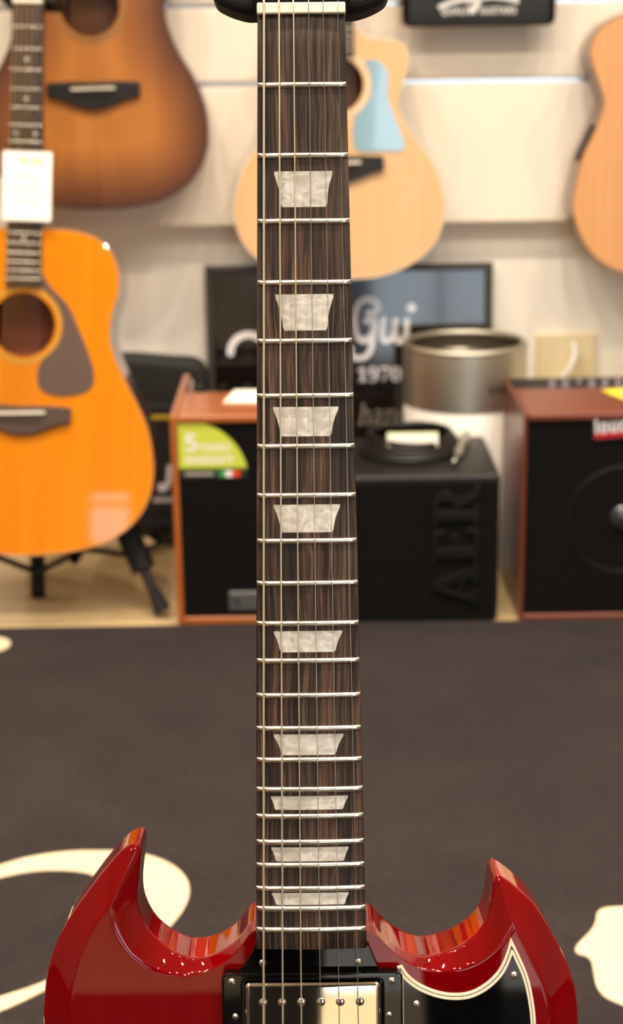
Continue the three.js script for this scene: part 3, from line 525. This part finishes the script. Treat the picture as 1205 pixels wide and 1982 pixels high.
// ---------------------------------------------------------------- amplifiers
// wooden amplifier at left
{
  const a = thing('guitar_amplifier', 'orange-brown wooden amplifier with a green warranty sticker on its black grille', 'amplifier', [-0.085, 0, -2.413]);
  const x0 = -0.132, x1 = 0.132, H = 0.35, D = -0.31, t = 0.011, f = 0.006;
  const side = () => shapeOf([[0, f], [0, H], [-D, H], [-D, f]]);
  for (const x of [x0, x1 - t]) part('side_panel', rbox(x, x + t, f, H, D, 0, 0.0025), M.ampWood, a);
  part('top_panel', rbox(x0 + t, x1 - t, H - 0.012, H - 0.0005, -0.165, 0, 0.0025), M.ampWood, a);
  part('bottom_panel', rbox(x0 + t, x1 - t, f, f + 0.012, D, 0, 0.0025), M.ampWood, a);
  part('back_panel', box(x0 + t, x1 - t, f + 0.012, H - 0.05, D, D + 0.012), M.blackSatin, a);
  const ctl = part('control_panel', rbox(x0 + t, x1 - t, -0.004, 0, -0.15, 0, 0.001).rotateX(-0.12).translate(0, H - 0.014, -0.163), std({ color: 0x55504a, roughness: 0.4 }), a);
  for (let r = 0; r < 2; r++) for (let k = 0; k < 6; k++) part('knob', new THREE.CylinderGeometry(0.006, 0.0075, 0.014, 18).translate(-0.1 + 0.04 * k, H - 0.008 - 0.006 * r, -0.2 - 0.05 * r), M.blackPlastic, ctl);
  part('power_switch', rod(V3(-0.109, H - 0.003, -0.155), V3(-0.109, H + 0.022, -0.155), 0.0045), M.alu, a);
  part('grille', planarUV(rbox(x0 + t, x1 - t, f + 0.012, H - 0.012, -0.014, -0.004, 0.001), 0, 0, 0.06, 0.06), M.blackCloth, a);
  const badge = part('badge', rbox(-0.049, 0.049, 0.029, 0.061, -0.005, 0.001, 0.0025).translate(0, 0, 0), std({ color: 0x6d6d6d, metalness: 0.6, roughness: 0.4 }), a);
  part('badge_screw', new THREE.CylinderGeometry(0.004, 0.004, 0.002, 16).rotateX(Math.PI / 2).translate(-0.036, 0.045, 0.0015), M.blackPlastic, badge);
  // sticker
  const sw = 0.107, sh = 0.094;
  const stick = canvasTex(512, 450, (c, w, h) => {
    c.fillStyle = '#c8d44a'; c.fillRect(0, 0, w, h);
    c.fillStyle = '#5c6a1e'; c.fillRect(0, 365, w, 30); c.fillStyle = '#1d1b18'; c.fillRect(0, 385, w, 70);
    c.fillStyle = '#efe9ea'; c.font = 'bold 190px sans-serif'; c.fillText('5', 42, 238);
    c.font = 'bold 80px sans-serif'; c.fillText('YEARS', 150, 238, 260); c.font = 'bold 86px sans-serif'; c.fillText('WARRANTY', 42, 335, 370);
    c.fillStyle = '#a49c98'; c.fillRect(40, 400, 215, 26);
    c.fillStyle = '#2f9a4c'; c.fillRect(292, 388, 50, 50); c.fillStyle = '#f0f0f4'; c.fillRect(342, 388, 50, 50); c.fillStyle = '#e23b26'; c.fillRect(392, 388, 60, 50);
  });
  const arc = [[0, 0], [sw, 0]]; for (let k = 1; k <= 24; k++) { const t2 = k / 24 * Math.PI / 2; arc.push([0.008 + (sw - 0.008) * Math.cos(t2), sh * Math.sin(t2)]); } arc.push([0, sh]);
  part('warranty_sticker', planarUV(extrude(shapeOf(arc), 0.0006, 0), 0, 0, sw, sh).translate(x0 + t + 0.001, 0.248, -0.0038), std({ map: stick, roughness: 0.45 }), a);
  const p = thing('paper_leaflet', 'white paper leaflet lying on top of the wooden amplifier', 'leaflet', [-0.078, 0.3498, -2.413]);
  part('sheet', extrude(shapeOf([[-0.06, -0.085], [0.07, -0.075], [0.07, -0.165], [-0.045, -0.172]].map(([x, z]) => [x, -z])), 0.002, 0.0004).rotateX(-Math.PI / 2), M.paper, p);
}
// black cube amplifier
{
  const a = thing('guitar_amplifier', 'small black cube amplifier with raised lettering, cable coil on top', 'amplifier', [0.176, 0, -2.412]);
  const x0 = -0.117, x1 = 0.12, H = 0.25;
  part('cabinet', rbox(x0, x1, 0.004, H, -0.245, 0, 0.008, 4), M.tolex, a);
  part('grille', planarUV(rbox(x0 + 0.006, x1 - 0.006, 0.01, H - 0.012, -0.004, 0.003, 0.002), 0, 0, 0.06, 0.06), M.blackCloth, a);
  for (const x of [x0 + 0.02, x1 - 0.02]) for (const z of [-0.03, -0.215]) part('foot', new THREE.CylinderGeometry(0.01, 0.01, 0.006, 16).translate(x, 0.003, z), M.blackRubber, a);
  const tg = new TextGeometry('AER', { font, size: 0.072, depth: 0.004, curveSegments: 6, bevelEnabled: true, bevelThickness: 0.001, bevelSize: 0.001, bevelSegments: 2 });
  tg.computeBoundingBox(); const tw = tg.boundingBox.max.x;
  tg.scale(0.2 / tw, 1.0, 1).rotateZ(Math.PI / 2).translate(0.086, 0.034, 0.0028);
  part('raised_lettering', tg, M.blackPlastic, a);
  // coiled cable with its tag and plug
  const c = thing('instrument_cable', 'black cable coil with a white label and metal jack plug on the black amplifier', 'cable', [0.163, H, -2.565]);
  const loops = [];
  for (let k = 0; k < 4; k++) { const pts = []; for (let i = 0; i < 28; i++) { const t = i / 28 * 2 * Math.PI; pts.push([(0.078 - 0.004 * k + 0.004 * Math.sin(3 * t + k)) * Math.cos(t), 0.006 + 0.007 * k + 0.002 * Math.sin(2 * t + k), (0.088 - 0.005 * k) * Math.sin(t)]); } loops.push(tube(pts, 0.0045, 90, true, 8)); }
  part('coil', mergeGeometries(loops), std({ color: 0x141414, roughness: 0.42 }), c);
  part('label_sleeve', rbox(-0.04, 0.042, 0.012, 0.036, 0.064, 0.0665, 0.0008).rotateX(-0.15), std({ map: canvasTex(256, 80, (x, w, h) => { x.fillStyle = '#fbf8ec'; x.fillRect(0, 0, w, h); x.fillStyle = '#dfe79a'; x.fillRect(0, 0, w, 8); x.fillRect(0, 70, w, 10); }), roughness: 0.6 }), c);
  part('plug_sleeve', rod(V3(0.098, 0.012, -0.05), V3(0.076, 0.01, 0.055), 0.0075), M.steel, c);
  part('plug_shaft', rod(V3(0.076, 0.01, 0.055), V3(0.066, 0.009, 0.1), 0.0035), M.alu, c);
  part('plug_tip', new THREE.SphereGeometry(0.0048, 14, 10).translate(0.0645, 0.0085, 0.106), M.alu, c);
  part('plug_collar', rod(V3(0.092, 0.012, -0.02), V3(0.09, 0.012, -0.01), 0.0098), M.alu, c);
}
// red-brown amplifier at right
{
  const a = thing('guitar_amplifier', 'red-brown amplifier with black grille and speaker ring at the right edge', 'amplifier', [0.49, 0, -2.413]);
  const x0 = -0.16, x1 = 0.16, H = 0.346, D = -0.262, t = 0.006, f = 0.005;
  for (const x of [x0, x1 - t]) part('side_panel', rbox(x, x + t, f, H, D, 0, 0.003), M.ampRed, a);
  part('top_panel', rbox(x0 + t, x1 - t, H - 0.012, H - 0.0005, -0.18, 0, 0.003), M.ampRed, a);
  part('bottom_panel', rbox(x0 + t, x1 - t, f, f + 0.01, D, 0, 0.003), M.ampRed, a);
  part('back_panel', box(x0 + t, x1 - t, f + 0.01, H - 0.04, D, D + 0.012), M.blackSatin, a);
  const ctl = part('control_panel', rbox(x0 + t, x1 - t, -0.004, 0, -0.085, 0, 0.001).rotateX(0.12).translate(0, H - 0.012, -0.18), M.blackSatin, a);
  for (let k = 0; k < 11; k++) { const x = -0.085 + 0.022 * k; part('knob', new THREE.CylinderGeometry(0.006, 0.007, 0.013, 18).translate(x, H - 0.002, -0.215), k % 4 === 2 ? M.alu : std({ color: 0x8f8590, roughness: 0.5 }), ctl); }
  const g = part('grille', planarUV(rbox(x0 + t, x1 - t, f + 0.01, H - 0.012, -0.014, -0.004, 0.001), 0, 0, 0.06, 0.06), M.blackCloth, a);
  part('speaker_ring', new THREE.TorusGeometry(0.086, 0.003, 10, 64).scale(1, 1, 0.5).translate(0.0, 0.172, -0.004), M.tolex, g);
  part('dust_cap', new THREE.SphereGeometry(0.021, 24, 12, 0, 2 * Math.PI, 0, Math.PI / 2).rotateX(Math.PI / 2).scale(1, 1, 0.45).translate(0.0, 0.175, -0.0042), phys({ color: 0x2a2c30, roughness: 0.25, clearcoat: 0.6 }), g);
  const logo = canvasTex(512, 128, (c, w, h) => { c.fillStyle = '#141414'; c.fillRect(0, 0, w, h); c.fillStyle = '#b3151c'; c.fillRect(14, 84, w - 28, 36); c.fillStyle = '#e8e6ea'; c.font = 'bold 104px sans-serif'; c.fillText('loudbox', 12, 92, 490); });
  part('logo_plate', planarUV(rbox(0, 0.125, 0, 0.038, 0, 0.003, 0.0008), 0, 0, 0.125, 0.038).rotateZ(0.07).translate(-0.053, 0.301, -0.004), std({ map: logo, roughness: 0.4 }), a);
  const y = thing('price_card', 'yellow card lying on the red-brown amplifier at the right edge', 'price card', [0.51, 0.3458, -2.52]);
  part('card', rbox(-0.017, 0.06, 0, 0.0012, -0.055, 0.06, 0.0004, 1).rotateY(0.35), M.yellow, y);
}

// ---------------------------------------------------------------- signs, drum, carton, floor cable
{
  const s = thing('framed_sign', 'dark framed guitar sign with white lettering leaning on the wall', 'sign', [0.0744, 0.0, -2.900]);
  s.rotation.x = -5 * D2R; s.scale.setScalar(1.006);
  const w = 0.522, h = 0.503;
  const art = canvasTex(1044, 1006, (c, W, Hh) => {
    const k = 2000, X = (x) => (x - (0.0735 - w / 2)) * k, Y = (y) => (h - y / 0.996) * k;
    c.fillStyle = '#191310'; c.fillRect(0, 0, W, Hh);
    c.fillStyle = '#fbf8fc'; c.strokeStyle = '#fbf8fc'; c.lineCap = 'round'; c.lineJoin = 'round';
    c.lineWidth = 26; c.beginPath(); c.arc(X(-0.112), Y(0.343), 66, Math.PI * 1.0, Math.PI * 2.05); c.stroke();        // first letter
    // G u i t a r s in a script hand
    const P = (pts, lw) => { c.lineWidth = lw; c.beginPath(); c.moveTo(X(pts[0][0]), Y(pts[0][1])); for (let i = 1; i + 1 < pts.length; i += 2) c.quadraticCurveTo(X(pts[i][0]), Y(pts[i][1]), X(pts[i + 1][0]), Y(pts[i + 1][1])); c.stroke(); };
    P([[0.108, 0.412], [0.12, 0.408], [0.126, 0.420], [0.126, 0.436], [0.108, 0.437], [0.086, 0.436], [0.083, 0.402], [0.083, 0.364], [0.1, 0.362], [0.114, 0.364], [0.119, 0.385], [0.122, 0.40], [0.104, 0.398]], 24);
    P([[0.12, 0.398], [0.117, 0.36], [0.112, 0.345], [0.106, 0.328], [0.086, 0.33], [0.07, 0.336], [0.076, 0.348]], 21);
    P([[0.136, 0.4], [0.133, 0.38], [0.134, 0.366], [0.137, 0.356], [0.15, 0.364], [0.157, 0.372], [0.158, 0.398]], 21);
    P([[0.158, 0.398], [0.156, 0.37], [0.162, 0.36], [0.17, 0.356], [0.174, 0.366]], 21);
    P([[0.179, 0.398], [0.176, 0.37], [0.18, 0.36]], 21);
    c.beginPath(); c.arc(X(0.187), Y(0.42), 17, 0, 7); c.fill();
        c.font = 'bold 74px serif'; c.fillText('1970', X(0.086), Y(0.287), 172);
    c.fillStyle = '#8d857e'; c.font = 'italic 104px serif'; c.fillText('hand', X(0.086), Y(0.207), 190);
  });
  const frame = shapeOf([[-w / 2, 0], [w / 2, 0], [w / 2, h], [-w / 2, h]], [[[-w / 2 + 0.014, 0.014], [-w / 2 + 0.014, h - 0.014], [w / 2 - 0.014, h - 0.014], [w / 2 - 0.014, 0.014]]]);
  part('frame', extrude(frame, 0.016, 0.003, 0), M.signFrame, s);
  part('printed_panel', planarUV(box(-w / 2 + 0.012, w / 2 - 0.012, 0.012, h - 0.012, 0.002, 0.008), -w / 2, 0, w, h), phys({ map: art, roughness: 0.1, clearcoat: 0.5, clearcoatRoughness: 0.05 }), s);
}
{
  const s = thing('shop_sign', 'black glossy sign box with white lettering at the top edge', 'sign', [0.2955, 0.919, WZ + 0.07]);
  s.rotation.x = 6 * D2R;
  part('box', rbox(-0.131, 0.131, 0, 0.26, 0, 0.034, 0.014, 5), M.blackGloss, s);
  const art = canvasTex(1024, 1024, (c, w, h) => {
    c.clearRect(0, 0, w, h); c.fillStyle = '#0a0a0b'; c.fillRect(0, 0, w, h);
    c.fillStyle = '#f2f0ec'; c.font = 'bold 66px sans-serif'; c.fillText('QUALITY GUITARS', 228, 966, 556);
    c.beginPath(); c.moveTo(205, 905); c.quadraticCurveTo(360, 830, 500, 860); c.quadraticCurveTo(640, 830, 800, 850); c.lineTo(795, 898); c.quadraticCurveTo(640, 850, 520, 872); c.quadraticCurveTo(520, 930, 455, 965); c.lineTo(420, 940); c.quadraticCurveTo(470, 910, 480, 870); c.quadraticCurveTo(340, 880, 215, 930); c.fill();
    c.font = 'italic bold 260px serif'; c.fillText('Taylor', 150, 830, 720);
  });
  part('printed_face', planarUV(box(-0.118, 0.118, 0.008, 0.25, 0.034, 0.0345), -0.118, 0.008, 0.236, 0.242), phys({ map: art, roughness: 0.12 }), s);
}
{
  const d = thing('storage_drum', 'white drum with a brushed steel upper band and rim behind the black amplifier', 'drum', [0.2725, 0, -2.772]);
  const R = 0.1085, top = 0.387, mid = 0.287;
  const lath = (p, n = 64) => new THREE.LatheGeometry(p.map(([a, b]) => new THREE.Vector2(a, b)), n);
  part('base', lath([[0, 0], [R - 0.006, 0], [R - 0.003, 0.004], [R - 0.002, mid], [0, mid]]), M.white, d);
  part('steel_band', lath([[R - 0.002, mid - 0.002], [R, mid], [R, top - 0.012], [R - 0.001, top - 0.004], [R - 0.001, top]]), M.steel, d);
  part('rim', new THREE.TorusGeometry(R - 0.005, 0.0062, 12, 72).rotateX(Math.PI / 2).translate(0, top, 0), M.steel, d);
  part('lid', lath([[0, top - 0.016], [0.07, top - 0.018], [R - 0.008, top - 0.012], [R - 0.006, top]]), std({ color: 0x4d463d, metalness: 0.7, roughness: 0.35 }), d);
  part('lid_ring', new THREE.TorusGeometry(0.036, 0.006, 10, 48).scale(1, 1, 0.8).rotateX(Math.PI / 2).translate(-0.012, top - 0.012, 0.03), M.steel, d);
  part('maker_plate', new THREE.CylinderGeometry(R + 0.0006, R + 0.0006, 0.012, 12, 1, true, 0.28, 0.36).translate(0, mid + 0.037, 0), std({ color: 0x6d675a, metalness: 0.6, roughness: 0.4 }), d);
}
{
  const b = thing('gig_bag', 'dark padded guitar bag against the wall behind the amber guitar', 'bag', [-0.2, 0, -2.945]);
  const shp = curve2([[-0.34, 0.012], [-0.35, 0.2], [-0.29, 0.335], [-0.16, 0.35], [-0.06, 0.343], [0.004, 0.33], [0.01, 0.2], [0.006, 0.012]], 60);
  part('shell', extrude(shapeOf(shp), 0.055, 0.018, 0, 4), std({ color: 0x1d1d1c, roughness: 0.7 }), b);
  part('pocket', rbox(-0.2, -0.01, 0.02, 0.26, 0.045, 0.066, 0.009), std({ color: 0x0d0d0d, roughness: 0.8 }), b);
  part('yellow_piping', rbox(-0.13, -0.03, 0.232, 0.24, 0.064, 0.0675, 0.001), std({ color: 0xb89a1c, roughness: 0.6 }), b);
  const mark = canvasTex(256, 256, (c, w, h) => { c.fillStyle = '#161616'; c.fillRect(0, 0, w, h); c.strokeStyle = '#d8d2d4'; c.lineWidth = 44; c.beginPath(); c.moveTo(60, 0); c.lineTo(60, 40); c.arc(128, 60, 66, Math.PI, 0, true); c.lineTo(206, 0); c.stroke(); c.fillStyle = '#aaa4a4'; c.fillRect(30, 176, 200, 30); });
  part('printed_mark', planarUV(box(-0.102, -0.052, 0.055, 0.145, 0.066, 0.0665), -0.102, 0.055, 0.05, 0.09), std({ map: mark, roughness: 0.6 }), b);
}
{
  const c = thing('floor_cable', 'small coil of black cable on the floor beside the wooden amplifier', 'cable', [-0.268, 0, -2.80]);
  const pts = []; for (let i = 0; i < 60; i++) { const t = i / 60 * 4 * Math.PI; pts.push([0.03 * Math.cos(t), 0.008 + 0.0001 * i + 0.04 * (0.5 + 0.5 * Math.sin(t)), -0.02 + 0.008 * Math.sin(t) - 0.0002 * i]); }
  pts.push([-0.05, 0.006, 0.02], [-0.12, 0.006, 0.0], [-0.2, 0.006, -0.03]);
  part('wire', tube(pts, 0.005, 200), M.blackRubber, c);
}

// ---------------------------------------------------------------- the photographer, mirrored in the pickup and the black plates
{
  const RES = 120, S = 1.95, C = V3(0.08, 0.93, 0.46);
  const J = {
    hip: [0.08, 0.95, 0.46], belly: [0.08, 1.12, 0.45], chest: [0.08, 1.33, 0.45], neck: [0.08, 1.5, 0.44], head: [0.07, 1.63, 0.41], chin: [0.068, 1.58, 0.37],
    lh: [-0.01, 0.93, 0.46], lk: [-0.035, 0.5, 0.42], la: [-0.045, 0.09, 0.46], lt: [-0.06, 0.04, 0.33], rh: [0.17, 0.93, 0.46], rk: [0.182, 0.5, 0.42], ra: [0.182, 0.09, 0.46], rt: [0.192, 0.04, 0.33],
    ls: [-0.1, 1.44, 0.45], le: [-0.17, 1.17, 0.44], lw: [-0.07, 0.98, 0.26], rs: [0.26, 1.44, 0.45], re: [0.31, 1.17, 0.44], rw: [0.13, 0.98, 0.26],
  };
  const bones = [['hip', 'belly', 0.14, 0.13], ['belly', 'chest', 0.13, 0.15], ['lh', 'rh', 0.1, 0.1], ['chest', 'neck', 0.13, 0.055], ['neck', 'head', 0.055, 0.085], ['head', 'chin', 0.095, 0.065], ['lh', 'lk', 0.088, 0.062], ['lk', 'la', 0.062, 0.045], ['la', 'lt', 0.042, 0.036], ['rh', 'rk', 0.088, 0.062], ['rk', 'ra', 0.062, 0.045], ['ra', 'rt', 0.042, 0.036], ['ls', 'rs', 0.07, 0.07], ['ls', 'le', 0.06, 0.047], ['le', 'lw', 0.046, 0.033], ['rs', 're', 0.06, 0.047], ['re', 'rw', 0.046, 0.033]]
    .map(([a, b, r0, r1]) => [V3(...J[a]), V3(...J[b]), r0, r1]);
  for (const [w, s] of [[J.lw, 1], [J.rw, -1]]) {   // palms, four curled fingers and a thumb on each hand
    const q = V3(...w), k = V3(w[0] + 0.025 * s, w[1] - 0.005, w[2] - 0.07);
    bones.push([q, k, 0.03, 0.032]);
    for (let f = 0; f < 4; f++) { const a = V3(k.x, k.y + 0.027 - 0.018 * f, k.z - 0.01), b = V3(k.x + 0.02 * s, a.y, k.z - 0.045 + 0.004 * Math.abs(f - 1)), c = V3(k.x + 0.045 * s, a.y, k.z - 0.035); bones.push([a, b, 0.01, 0.009], [b, c, 0.009, 0.008]); }
    bones.push([V3(q.x + 0.02 * s, q.y + 0.02, q.z - 0.02), V3(q.x + 0.05 * s, q.y + 0.03, q.z - 0.05), 0.012, 0.01]);
  }
  const mc = new MarchingCubes(RES, new THREE.MeshStandardMaterial(), false, false, 200000), v = new THREE.Vector3(), ab = new THREE.Vector3(), pa = new THREE.Vector3();
  for (let z = 0; z < RES; z++) for (let y = 0; y < RES; y++) for (let x = 0; x < RES; x++) {
    const h = RES / 2; v.set((x - h) / h, (y - h) / h, (z - h) / h).multiplyScalar(S / 2).add(C);
    let d = 1e3;
    for (const [a, b, r0, r1] of bones) { ab.subVectors(b, a); pa.subVectors(v, a); const t = clamp(pa.dot(ab) / ab.lengthSq()), e = pa.addScaledVector(ab, -t).length() - lerp(r0, r1, t), k = 0.025, m = Math.max(k - Math.abs(d - e), 0) / k; d = Math.min(d, e) - m * m * k * 0.25; }
    mc.field[RES * RES * z + RES * y + x] = -d;
  }
  mc.isolation = 0; mc.update();
  const n = mc.count, pos = new Float32Array(n * 3), nor = mc.normalArray.slice(0, n * 3), col = new Float32Array(n * 3);
  for (let i = 0; i < n; i++) {
    const p = V3(mc.positionArray[i * 3], mc.positionArray[i * 3 + 1], mc.positionArray[i * 3 + 2]).multiplyScalar(S / 2).add(C); p.toArray(pos, i * 3);
    const skin = p.y > 1.53 || (p.z < 0.27 && p.y > 0.85 && p.y < 1.1), c = skin ? [0.5, 0.3, 0.21] : p.y > 0.99 ? [0.02, 0.02, 0.022] : p.y > 0.07 ? [0.016, 0.016, 0.02] : [0.01, 0.01, 0.01];
    col.set(c, i * 3);
  }
  const g = new THREE.BufferGeometry(); g.setAttribute('position', new THREE.BufferAttribute(pos, 3)); g.setAttribute('normal', new THREE.BufferAttribute(nor, 3)); g.setAttribute('color', new THREE.BufferAttribute(col, 3));
  const who = thing('person', 'person in dark clothes holding a camera, mirrored in the nickel pickup cover', 'person');
  part('figure', g, new THREE.MeshStandardMaterial({ vertexColors: true, roughness: 0.85 }), who);
  part('hair', new THREE.SphereGeometry(0.103, 24, 16, 0, 2 * Math.PI, 0, 1.75).rotateX(0.5).translate(0.07, 1.645, 0.418), std({ color: 0x1d140f, roughness: 0.8 }), who);
  for (const s of [-1, 1]) part('eye', new THREE.SphereGeometry(0.011, 12, 8).translate(0.07 + s * 0.032, 1.63, 0.325), std({ color: 0x2a2320, roughness: 0.2 }), who);
  part('nose', new THREE.ConeGeometry(0.015, 0.045, 12).rotateX(-0.3).translate(0.069, 1.6, 0.312), std({ color: 0xb98a72, roughness: 0.8 }), who);
  part('mouth', rbox(0.045, 0.093, 1.556, 1.564, 0.302, 0.312, 0.003), std({ color: 0x8a4a42, roughness: 0.7 }), who);
  for (const s of [-1, 1]) part('ear', new THREE.SphereGeometry(0.022, 12, 8).scale(0.45, 1.2, 0.8).translate(0.07 + s * 0.096, 1.615, 0.41), std({ color: 0xb98a72, roughness: 0.8 }), who);
  const cam = thing('camera', 'black camera held by the person in dark clothes', 'camera', [0.03, 0.965, 0.17]);
  part('camera_body', rbox(-0.06, 0.06, -0.045, 0.045, -0.03, 0.03, 0.008), M.blackSatin, cam);
  part('lens_barrel', rod(V3(-0.01, 0, -0.03), V3(-0.02, 0, -0.09), 0.032), M.blackSatin, cam);
}

renderer.render(scene, camera);
